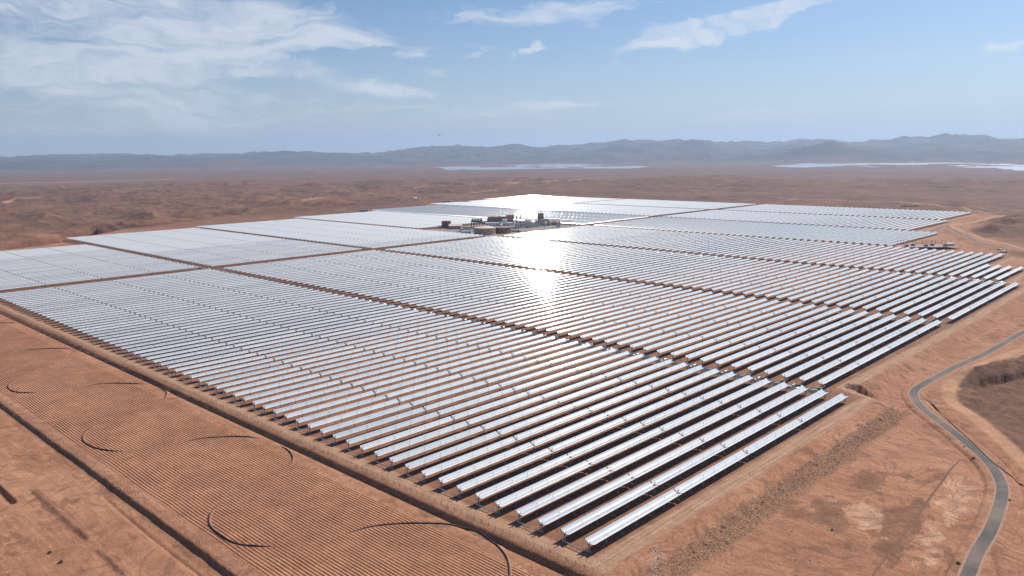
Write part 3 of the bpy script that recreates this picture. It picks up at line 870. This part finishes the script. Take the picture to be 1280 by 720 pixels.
def building(px, py, wpx, hpx, dpt, wall, roof, label, name='building', rz=None, pitched=0.0, wins=0, cat='building', box=None):
    x, y = at(px, py); k = mpp(px, py); w = wpx*k; h = hpx*k
    rz = FACE if rz is None else rz
    root = empty(name, (x, y, 0), rz); tag(root, label, cat)
    mb = MB(); mb.box((0, dpt/2, h/2), (w, dpt, h)); mb.build('wall', M[wall], root)
    mb = MB()
    if pitched:
        a = w/2+.4; z0 = h+.02
        for s in (0,):
            A = [(-a, -.4, z0), (a, -.4, z0), (a, dpt/2, z0+pitched), (-a, dpt/2, z0+pitched)]
            B = [(-a, dpt/2, z0+pitched), (a, dpt/2, z0+pitched), (a, dpt+.4, z0), (-a, dpt+.4, z0)]
            mb.poly(A); mb.poly(B); mb.poly([(-a, -.4, z0), (-a, dpt/2, z0+pitched), (-a, dpt+.4, z0)]); mb.poly([(a, -.4, z0), (a, dpt+.4, z0), (a, dpt/2, z0+pitched)])
    else:
        mb.box((0, dpt/2, h+.4), (w+.6, dpt+.6, .8))
        for i in range(3): mb.box(((i-1)*w*.28, dpt*.5, h+1.6), (w*.1, dpt*.2, 1.8))
    mb.build('roof', M[roof], root)
    for i in range(wins):
        mb = MB(); mb.box((-w/2+(i+.5)*w/wins, -.05, h*.55), (w/wins*.45, .2, h*.28)); mb.build('window', M['window'], root)
    mb = MB(); mb.box((w*.3, -.06, 1.6), (4, .25, 3.2)); mb.build('door', M['dark'], root)
    return root
def pipe_rack(px, py, wpx, hpx, dpt, label, levels=3, mat='dark'):
    x, y = at(px, py); k = mpp(px, py); w = wpx*k; h = hpx*k
    root = empty('pipe_rack', (x, y, 0), FACE); tag(root, label, 'pipe rack')
    nb = max(2, int(w/7)); mb = MB()
    for i in range(nb+1):
        for d in (0, dpt): mb.box((-w/2+w*i/nb, d, h/2), (.6, .6, h))
        for l in range(1, levels+1): mb.box((-w/2+w*i/nb, dpt/2, h*l/levels-.3), (.5, dpt, .5))
    mb.build('frame', M[mat], root)
    for l in range(1, levels+1):
        for q in range(3):
            mb = MB(); mb.tube((-w/2, dpt*(q+.5)/3, h*l/levels+.5), (w/2, dpt*(q+.5)/3, h*l/levels+.5), .5+.2*random.random(), 6)
            mb.build('pipe', M['clad' if random.random() < .6 else 'steel'], root)
    for q in range(4):
        mb = MB(); hh = h*(.3+.6*random.random()); mb.tube((-w/2+w*(q+.5)/4, dpt*.5, 0), (-w/2+w*(q+.5)/4, dpt*.5, hh), 1.6, 10); mb.lathe((-w/2+w*(q+.5)/4, dpt*.5, hh), [(1.6, 0), (1.1, .9), (.1, 1.2)], 10)
        mb.build('vessel', M['clad'], root)
    return root
def stack(px, py, hpx, label, r=1.5):
    x, y = at(px, py); h = hpx*mpp(px, py)
    root = empty('chimney_stack', (x, y, 0)); tag(root, label, 'chimney')
    mb = MB(); mb.tube((0, 0, 0), (0, 0, h), r*1.25, 12, 0, r); mb.build('flue', M['dark'], root)
    mb = MB(); mb.lathe((0, 0, 0), [(r*1.1, h*.93), (r*2.0, h*.93), (r*2.0, h*.95), (r*1.1, h*.95)], 12); mb.build('platform', M['steel'], root)
    mb = MB(); mb.box((0, 0, .8), (r*4, r*4, 1.6)); mb.build('base', M['conc'], root)
    return root
def cooler(px, py, wpx, hpx, dpt, label, cells=4):
    x, y = at(px, py); k = mpp(px, py); w = wpx*k; h = hpx*k
    root = empty('air_cooler', (x, y, 0), FACE); tag(root, label, 'cooler')
    mb = MB()
    for i in range(cells+1):
        for d in (0, dpt/2, dpt): mb.box((-w/2+w*i/cells, d, h*.3), (.9, .9, h*.6))
    mb.build('frame', M['dark'], root)
    mb = MB(); mb.box((0, dpt/2, h*.68), (w, dpt, h*.18)); mb.build('casing', M['dark'], root)
    for i in range(cells):
        mb = MB(); c = (-w/2+w*(i+.5)/cells, dpt/2, h*.77); rr_ = w/cells*.42
        mb.lathe(c, [(rr_, 0), (rr_*.9, h*.12), (rr_*1.0, h*.23), (rr_*.93, h*.23), (rr_*.8, h*.08), (.1, h*.08)], 16); mb.build('fan_shroud', M['steel'], root)
    return root
M['apron'] = simple('plant_apron', (.27, .22, .19), .95, var=.25, scale=.15)
mb = MB(); mb.box(((PB[0]+PB[1])/2+10, (PB[2]+PB[3])/2, .02), (PB[1]-PB[0]+30, PB[3]-PB[2]-6, .14))
tag(mb.build('yard_pavement', M['apron']), kind='structure')
tank(558, 284.8, 11.5, 8.2, 'tank_red', 'tank_red', 'small red-brown cylindrical tank at the end of the power buildings', .08)
tank(606, 292.6, 27, 8.0, 'tank_beige', 'roof_tan', 'wide beige storage tank with a pale cone roof')
tank(629, 291.0, 21, 7.0, 'wall_brown', 'wall_brown', 'wide brown tank standing beside the beige one', .10)
building(569, 286.4, 16, 4.0, 26, 'wall_tan', 'roof_tan', 'low tan shed beside the red-brown tank', pitched=3.5, name='shed')
pipe_rack(583, 289.8, 17, 5.0, 22, 'dark pipe rack with bright cladding between the tan shed and beige tank')
building(583, 291.5, 12, 2.2, 9, 'white', 'white', 'two long low white cabins before the dark pipe rack', name='cabin')
cooler(596, 284.5, 14, 11.0, 26, 'tall dark cooler block with fans behind the beige tank')
building(624, 279.5, 30, 8.0, 30, 'wall_brown', 'wall_tan', 'long brown turbine hall with a tan roof', wins=6)
building(638, 281, 9, 12.0, 20, 'wall_brown', 'roof_tan', 'tall square brown block at the end of the turbine hall')
building(624, 282.5, 34, 3.6, 14, 'white', 'white', 'long low white-roofed annex in front of the turbine hall', name='annex', wins=8)
building(631, 282.0, 6, 7.0, 12, 'white', 'white', 'small pale tower between the annex and the tall brown block')
pipe_rack(613, 286, 16, 4.5, 18, 'dark pipe rack behind the beige tank roof')
stack(646, 284, 14.0, 'shorter of the two thin dark chimneys', 1.2)
stack(650.5, 284, 14.8, 'taller of the two thin dark chimneys', 1.2)
pipe_rack(655, 285, 22, 6.5, 24, 'grey pipe rack round the feet of the chimneys', 4, 'steel')
pipe_rack(663, 281.5, 18, 5.5, 22, 'grey pipe rack behind the chimneys towards the boiler tower', 3, 'steel')
building(676, 281.5, 7, 14.5, 16, 'wall_tan', 'steel', 'tall grey boiler tower rising above the plant', name='boiler_tower', wins=2)
building(680, 282, 12, 7.5, 16, 'steel', 'steel', 'grey annex at the foot of the boiler tower', name='annex')
building(693, 281.6, 16, 4.0, 26, 'wall_tan', 'wall_brown', 'warehouse with a reddish pitched roof past the boiler tower', pitched=6, name='warehouse')
building(709, 280.4, 12, 2.6, 22, 'wall_brown', 'wall_brown', 'low brown workshop beyond the red-roofed warehouse', pitched=3, name='workshop')
building(724, 279.8, 10, 1.6, 16, 'wall_brown', 'wall_tan', 'smallest brown shed at the tip of the power yard', name='shed')
building(644, 290, 14, 1.6, 10, 'conc', 'conc', 'low concrete basin building by the field in front of the brown tank', name='basin')

pipe_rack(600, 288, 10, 4.0, 14, 'short dark pipe rack squeezed between cooler and beige tank')
pipe_rack(640, 286.5, 16, 5.5, 16, 'dark rusty pipe rack between brown tank and chimneys', 3)
pipe_rack(668, 284.0, 16, 4.5, 16, 'pale pipe rack in the glare before the boiler tower', 3, 'steel')
vrnd = random.Random(3)
for i in range(16):
    x, y = at(600+vrnd.random()*110, 279+vrnd.random()*7, 0)
    if not (PB[0]+12 < x < PB[1]-4 and PB[2]+8 < y < PB[3]-8): continue
    root = empty('process_vessel', (x, y, 0), vrnd.random()*3)
    tag(root, 'small round-topped steel process vessel standing in the power yard', 'vessel', 'small process vessels in the power yard')
    r_, h_ = 1.6+vrnd.random()*1.6, 6+vrnd.random()*7
    mb = MB(); mb.lathe((0, 0, .8), [(r_, 0), (r_, h_), (r_*.7, h_+r_*.5), (.1, h_+r_*.7)], 14); mb.build('shell', M['clad' if i % 2 else 'tank_beige'], root)
    mb = MB()
    for q in range(4): mb.box((r_*.8*math.cos(q*1.57), r_*.8*math.sin(q*1.57), .4), (.3, .3, .8))
    mb.build('feet', M['steel'], root)
    mb = MB(); mb.lathe((0, 0, h_*.8), [(r_, 0), (r_+.9, 0), (r_+.9, .2), (r_, .2)], 14); mb.tube((r_+.3, 0, 0), (r_+.3, 0, h_*.9), .15, 5); mb.build('ladder', M['steel'], root)

# dark shrubs
M['leaf'] = simple('dry_shrub_leaf', (.055, .05, .03), .9, var=.4, scale=3)
def shrub(px, py, z, size, label):
    x, y = at(px, py, z); rnd = random.Random(int(px*7+py)); root = empty('shrub', (x, y, z)); tag(root, label, 'shrub')
    mb = MB()
    for i in range(160):
        a, e, q = rnd.random()*6.28, rnd.random()*1.4, size*(.35+.65*rnd.random()**.5)
        c = np.array([q*math.cos(a)*math.cos(e), q*math.sin(a)*math.cos(e), .25+q*math.sin(e)*.85])
        u_ = np.array([rnd.gauss(0, 1) for _ in range(3)]); u_ /= np.linalg.norm(u_); w_ = np.cross(u_, (.3, .5, .8)); w_ /= np.linalg.norm(w_)
        k = .16*size
        mb.poly([c-u_*k, c+w_*k*.6, c+u_*k, c-w_*k*.6])
    mb.build('foliage', M['leaf'], root)
    mb = MB()
    for i in range(5): mb.tube((0, 0, -.3), (size*.4*math.cos(i*1.3), size*.4*math.sin(i*1.3), size*.6), .06, 4)
    mb.build('stem', M['rock'], root)
shrub(1198, 705.5, -6.4, 1.3, 'dark shrub on the left verge near the lower end of the asphalt road'.replace('left ', ''))
shrub(1217, 573.5, -6.3, 1.2, 'dark shrub beside the asphalt road where it starts to bend')
shrub(1205, 559, -6.3, .8, 'small dark shrub just up the asphalt road from the larger one')
shrub(1262, 626, -6.2, .8, 'small dark shrub on the outer side of the road bend')
shrub(62, 692, -6.2, 1.1, 'dark shrub alone on the ploughed slope of orange earth')
shrub(76, 704, -6.2, 1.3, 'dark shrub next to a smaller one, by the dark earth patches')
shrub(1040, 663, -7.0, .8, 'small dark shrub on bare ground below the brown stains')

# substation at the right, cabins and small far buildings
def substation():
    x, y = at(1162, 308.5); root = empty('substation', (x, y, 0), FACE); tag(root, 'fenced electrical yard with grey transformers beside the mirror block end', 'substation')
    for i in range(5):
        mb = MB(); c = (-40+i*18, 6+(i % 2)*12, 0)
        mb.box((c[0], c[1], 2.2), (6, 4, 4)); 
        for q in (-1.6, 0, 1.6): mb.tube((c[0]+q, c[1], 4.2), (c[0]+q, c[1], 6.2), .3, 6)
        for q in range(5): mb.box((c[0]-2.4+q*1.2, c[1]-2.6, 2.0), (.5, 1.1, 3))
        mb.build('transformer', M['steel'], root)
    for i in range(6):
        mb = MB(); X0 = -48+i*18
        mb.box((X0, 26, 5), (.5, .5, 10)); mb.box((X0+12, 26, 5), (.5, .5, 10)); mb.box((X0+6, 26, 9.7), (13, .5, .6)); mb.build('gantry', M['steel'], root)
    mb = MB(); mb.box((0, 15, .06), (110, 40, .2)); mb.build('yard', M['wall_brown'], root)
    mb = MB(); mb.box((46, 14, 2.2), (12, 9, 4.4)); mb.box((46, 14, 4.5), (12.8, 9.8, .5)); mb.build('control_room', M['white'], root)
substation()
building(1256, 316.0, 5, 1.3, 7, 'conc', 'white', 'small pale gatehouse beside the dirt road past the mirror rows', name='gatehouse')
building(570, 254, 34, 2.6, 30, 'wall_brown', 'wall_brown', 'long low dark building at the far edge of the mirror field', name='warehouse')
building(519, 249.0, 3.2, 1.4, 14, 'white', 'white', 'tiny white tent alone on the plain past the field', name='tent', pitched=3, cat='tent')
building(1139, 258.3, 19, 1.1, 14, 'wall_brown', 'wall_brown', 'long thin dark shed behind the far mirror rows', name='shed')
building(455, 264.0, 11, 1.3, 14, 'wall_brown', 'wall_tan', 'low dark shed at the edge of the mirror sheets across the plain', name='shed')

# parked truck by the road corner and a small mast
def truck(px, py, rz, label, z=-.9):
    x, y = at(px, py, z); root = empty('truck', (x, y, z), rz); tag(root, label, 'truck')
    mb = MB(); mb.box((1.0, 0, 1.9), (6, 2.4, 2.4)); mb.build('cargo_box', M['white'], root)
    mb = MB(); mb.box((-3.2, 0, 1.55), (2.0, 2.3, 2.0), taper=.88); mb.build('cab', M['dark'], root)
    for u in (-3.0, 1.0, 3.0):
        for s in (-1, 1):
            mb = MB(); mb.tube((u, s*1.0, .5), (u, s*1.25, .5), .5, 10); mb.build('wheel', M['dark'], root)
truck(1250, 313, FACE+.2, 'white truck parked on the dirt road past the mirror rows')

def bird():
    d = ray(549.5, 169.5); p = CAM+d*210
    root = empty('bird', tuple(p), .7); tag(root, 'small dark bird flying in the pale sky over the hills', 'bird')
    mb = MB()
    prof = [(-.55, .01), (-.4, .07), (-.15, .13), (.15, .14), (.35, .09), (.5, .07), (.58, .06), (.68, .02)]
    mb.quad_grid([[(x, r*math.cos(t), r*math.sin(t)) for t in np.linspace(0, 2*math.pi, 9)[:-1]] for x, r in prof], 0, True, True)
    for s in (-1, 1):
        top = [[(.22-.1*k, s*(.1+k*.36), .06+.12*math.sin(k*1.1)), (-.18+.03*k*k, s*(.1+k*.36), .05+.12*math.sin(k*1.1))] for k in range(4)]
        mb.quad_grid(top, 0, True); mb.quad_grid([[(a[0], a[1], a[2]-.02) for a in r][::-1] for r in top], 0, True)
    mb.build('body', M['dark'], root)
bird()

# ------------------------------------------------------------------ haze
def haze():
    mb = MB(); mb.box((0, 0, 0), (1, 1, 1))
    m, nt, out = new_mat('desert_haze')
    p = nt.nodes.new('ShaderNodeVolumePrincipled')
    p.inputs['Color'].default_value = (.56, .73, .98, 1); p.inputs['Density'].default_value = HAZE; p.inputs['Anisotropy'].default_value = .25
    nt.links.new(p.outputs[0], out.inputs['Volume'])
    o = mb.build('haze', m); z0, z1 = -115.0, 1150.0
    o.scale = (84000, 84000, z1-z0); o.location = (0, 0, (z0+z1)/2)
    tag(o, 'thin pale blue desert haze over the whole plain', 'haze', kind='stuff')
HAZE = 3.5e-5
haze()

# ------------------------------------------------------------------ sky: nishita with cirrus
def world():
    w = bpy.data.worlds.new('World'); S.world = w; w.use_nodes = True
    nt = w.node_tree; nt.nodes.clear()
    out = nt.nodes.new('ShaderNodeOutputWorld'); bg = nt.nodes.new('ShaderNodeBackground'); bg.inputs['Strength'].default_value = SKY
    sky = nt.nodes.new('ShaderNodeTexSky'); sky.sky_type = 'NISHITA'; sky.sun_disc = False
    sky.sun_elevation = math.asin(SUN[2]); sky.sun_rotation = math.atan2(SUN[0], SUN[1])
    sky.altitude = 1200; sky.air_density = 1.0; sky.dust_density = 1.8; sky.ozone_density = 1.0
    g = nt.nodes.new('ShaderNodeTexCoord').outputs['Generated']
    s = nt.nodes.new('ShaderNodeSeparateXYZ'); nt.links.new(g, s.inputs[0])
    az = math_n(nt, 'ARCTAN2', s.outputs[1], s.outputs[0]); el = math_n(nt, 'ARCSINE', s.outputs[2])
    # fibrous cirrus texture: stretched noise in azimuth and elevation, both warped
    def comb(a, b):
        c = nt.nodes.new('ShaderNodeCombineXYZ'); nt.links.new(a, c.inputs[0]); nt.links.new(b, c.inputs[1]); return c.outputs[0]
    base = comb(az, el)
    warp = noise_node(nt, stretch(nt, base, (3.0, 7.0, 1)), 1.6, 4, .55)
    warp2 = noise_node(nt, stretch(nt, base, (5.0, 9.0, 1)), 2.6, 5, .6)
    elw = math_n(nt, 'MULTIPLY_ADD', math_n(nt, 'SUBTRACT', warp, .5), .16, el)
    fib = noise_node(nt, stretch(nt, comb(az, elw), (5.0, 46.0, 1)), 1.0, 9, .62, .35)
    fib2 = noise_node(nt, stretch(nt, comb(az, elw), (11.0, 26.0, 1)), 1.0, 8, .6, .8)
    tex = math_n(nt, 'MULTIPLY_ADD', fib, .62, math_n(nt, 'MULTIPLY', fib2, .38))
    azw = math_n(nt, 'MULTIPLY_ADD', math_n(nt, 'SUBTRACT', warp2, .5), .10, az)
    elp = math_n(nt, 'MULTIPLY_ADD', math_n(nt, 'SUBTRACT', warp2, .5), .035, el)
    total = None
    # cloud patches: photo x, y, half width, half height in photo pixels, slope, strength
    for (px, py, wx, wy, sl, k) in CLOUDS:
        d = ray(px, py); a0 = math.atan2(d[1], d[0]); e0 = math.asin(d[2])
        da = math_n(nt, 'SUBTRACT', azw, a0)
        de = math_n(nt, 'SUBTRACT', math_n(nt, 'SUBTRACT', elp, e0), math_n(nt, 'MULTIPLY', da, sl))
        q = math_n(nt, 'ADD', math_n(nt, 'POWER', math_n(nt, 'ABSOLUTE', math_n(nt, 'MULTIPLY', da, F_PX/wx)), 2.0), math_n(nt, 'POWER', math_n(nt, 'ABSOLUTE', math_n(nt, 'MULTIPLY', de, F_PX/wy)), 2.0))
        e = math_n(nt, 'MULTIPLY', math_n(nt, 'EXPONENT', math_n(nt, 'MULTIPLY', q, -1.0)), k)
        total = e if total is None else math_n(nt, 'ADD', total, e)
    # thin general veil, and a band of milky air above the horizon
    gen = ramp(nt, noise_node(nt, stretch(nt, comb(az, elw), (2.2, 13.0, 1)), 1.0, 6, .6), [(.45, 0.0), (.75, .35)])
    total = math_n(nt, 'ADD', total, math_n(nt, 'MULTIPLY', gen, .55))
    tex = math_n(nt, 'MULTIPLY_ADD', tex, 3.0, -1.0)
    total = math_n(nt, 'MINIMUM', total, 1.25)
    thr = math_n(nt, 'SUBTRACT', tex, math_n(nt, 'MULTIPLY_ADD', total, -.62, .84))
    cl = math_n(nt, 'MULTIPLY', thr, 1.6, clamp=True)
    cl = math_n(nt, 'MULTIPLY', math_n(nt, 'SMOOTH_MIN', cl, 1.0, .2), math_n(nt, 'MULTIPLY_ADD', total, .22, .42, clamp=True), clamp=True)
    up = ramp(nt, el, [(.0, 0.0), (.02, 1.0)])
    cl = math_n(nt, 'MULTIPLY', cl, up)
    hz = ramp(nt, el, [(.0, .95), (.05, .52), (.11, .17), (.20, 0.0)])
    base_sky = mix(nt, 1.0, sky.outputs[0], (.72, .92, 1.13), 'MULTIPLY')
    base_sky = mix(nt, hz, base_sky, (7.0, 7.6, 8.0))
    c = mix(nt, cl, base_sky, CLOUD_COL)
    nt.links.new(c, bg.inputs['Color']); nt.links.new(bg.outputs[0], out.inputs['Surface'])
SKY = .070
CLOUD_COL = (9.8, 10.0, 10.4)
CLOUDS = [(120, 20, 230, 34, 0, 1.26), (60, 45, 180, 26, 0.0, 0.95), (200, 78, 150, 18, 0.0, 1.32), (110, 104, 110, 12, 0, 1.56), (420, 52, 60, 7, 0, 1.8), (345, 85, 60, 14, 0.1, 1.32), (330, 20, 140, 16, 0.1, 0.96), (240, 140, 160, 20, 0, 0.96), (60, 165, 120, 14, 0, 0.84), (360, 165, 150, 14, 0, 0.72), (520, 71, 22, 7, 0, 1.56), (588, 68, 16, 6, -0.3, 1.08), (677, 64, 20, 8, -0.3, 1.44), (510, 115, 40, 7, 0.1, 1.2), (600, 138, 110, 12, 0, 0.96), (720, 127, 80, 6, 0, 1.08), (870, 40, 90, 12, -0.12, 2.28), (960, 22, 110, 7, -0.2, 1.32), (700, 10, 120, 9, 0, 1.08), (1000, 6, 60, 8, -0.2, 1.44), (1265, 57, 30, 6, -0.05, 1.44), (650, 25, 160, 8, 0.05, 0.72), (900, 145, 200, 12, 0, 0.37), (1150, 130, 200, 16, 0, 0.37), (470, 110, 50, 7, 0.05, 1.1), (560, 95, 30, 6, 0, 1.0), (300, 120, 70, 9, 0.05, 1.0), (160, 60, 90, 8, 0.1, 1.0)]
world()

sd = bpy.data.lights.new('sun', 'SUN'); sd.energy = 5.0; sd.angle = R(.53); sd.color = (1.0, .955, .89)
so = bpy.data.objects.new('sun', sd); link(so)
from mathutils import Vector
so.rotation_euler = Vector(tuple(SUN)).to_track_quat('Z', 'Y').to_euler()
so.location = (0, 0, 900)

# ------------------------------------------------------------------ camera and render settings
cd_ = bpy.data.cameras.new('camera'); cd_.sensor_width = 36; cd_.lens = F_PX/1280*36; cd_.clip_start = 1; cd_.clip_end = 120000
co_ = bpy.data.objects.new('camera', cd_); link(co_)
from mathutils import Matrix
Mx = Matrix(((_R2[0], _U2[0], -_F[0], CAM[0]), (_R2[1], _U2[1], -_F[1], CAM[1]), (_R2[2], _U2[2], -_F[2], CAM[2]), (0, 0, 0, 1)))
co_.matrix_world = Mx
S.camera = co_
S.view_settings.view_transform = 'Standard'; S.view_settings.look = 'None'; S.view_settings.gamma = 1.0
S.view_settings.exposure = 0.28; S.view_settings.use_curve_mapping = False
S.render.engine = 'CYCLES'
cy = S.cycles
cy.use_denoising = True
try: cy.denoiser = 'OPENIMAGEDENOISE'; cy.denoising_input_passes = 'RGB_ALBEDO_NORMAL'
except Exception: pass
cy.max_bounces = 4; cy.diffuse_bounces = 2; cy.glossy_bounces = 3; cy.volume_bounces = 0; cy.transmission_bounces = 1
cy.sample_clamp_indirect = 6.0
cy.use_adaptive_sampling = False
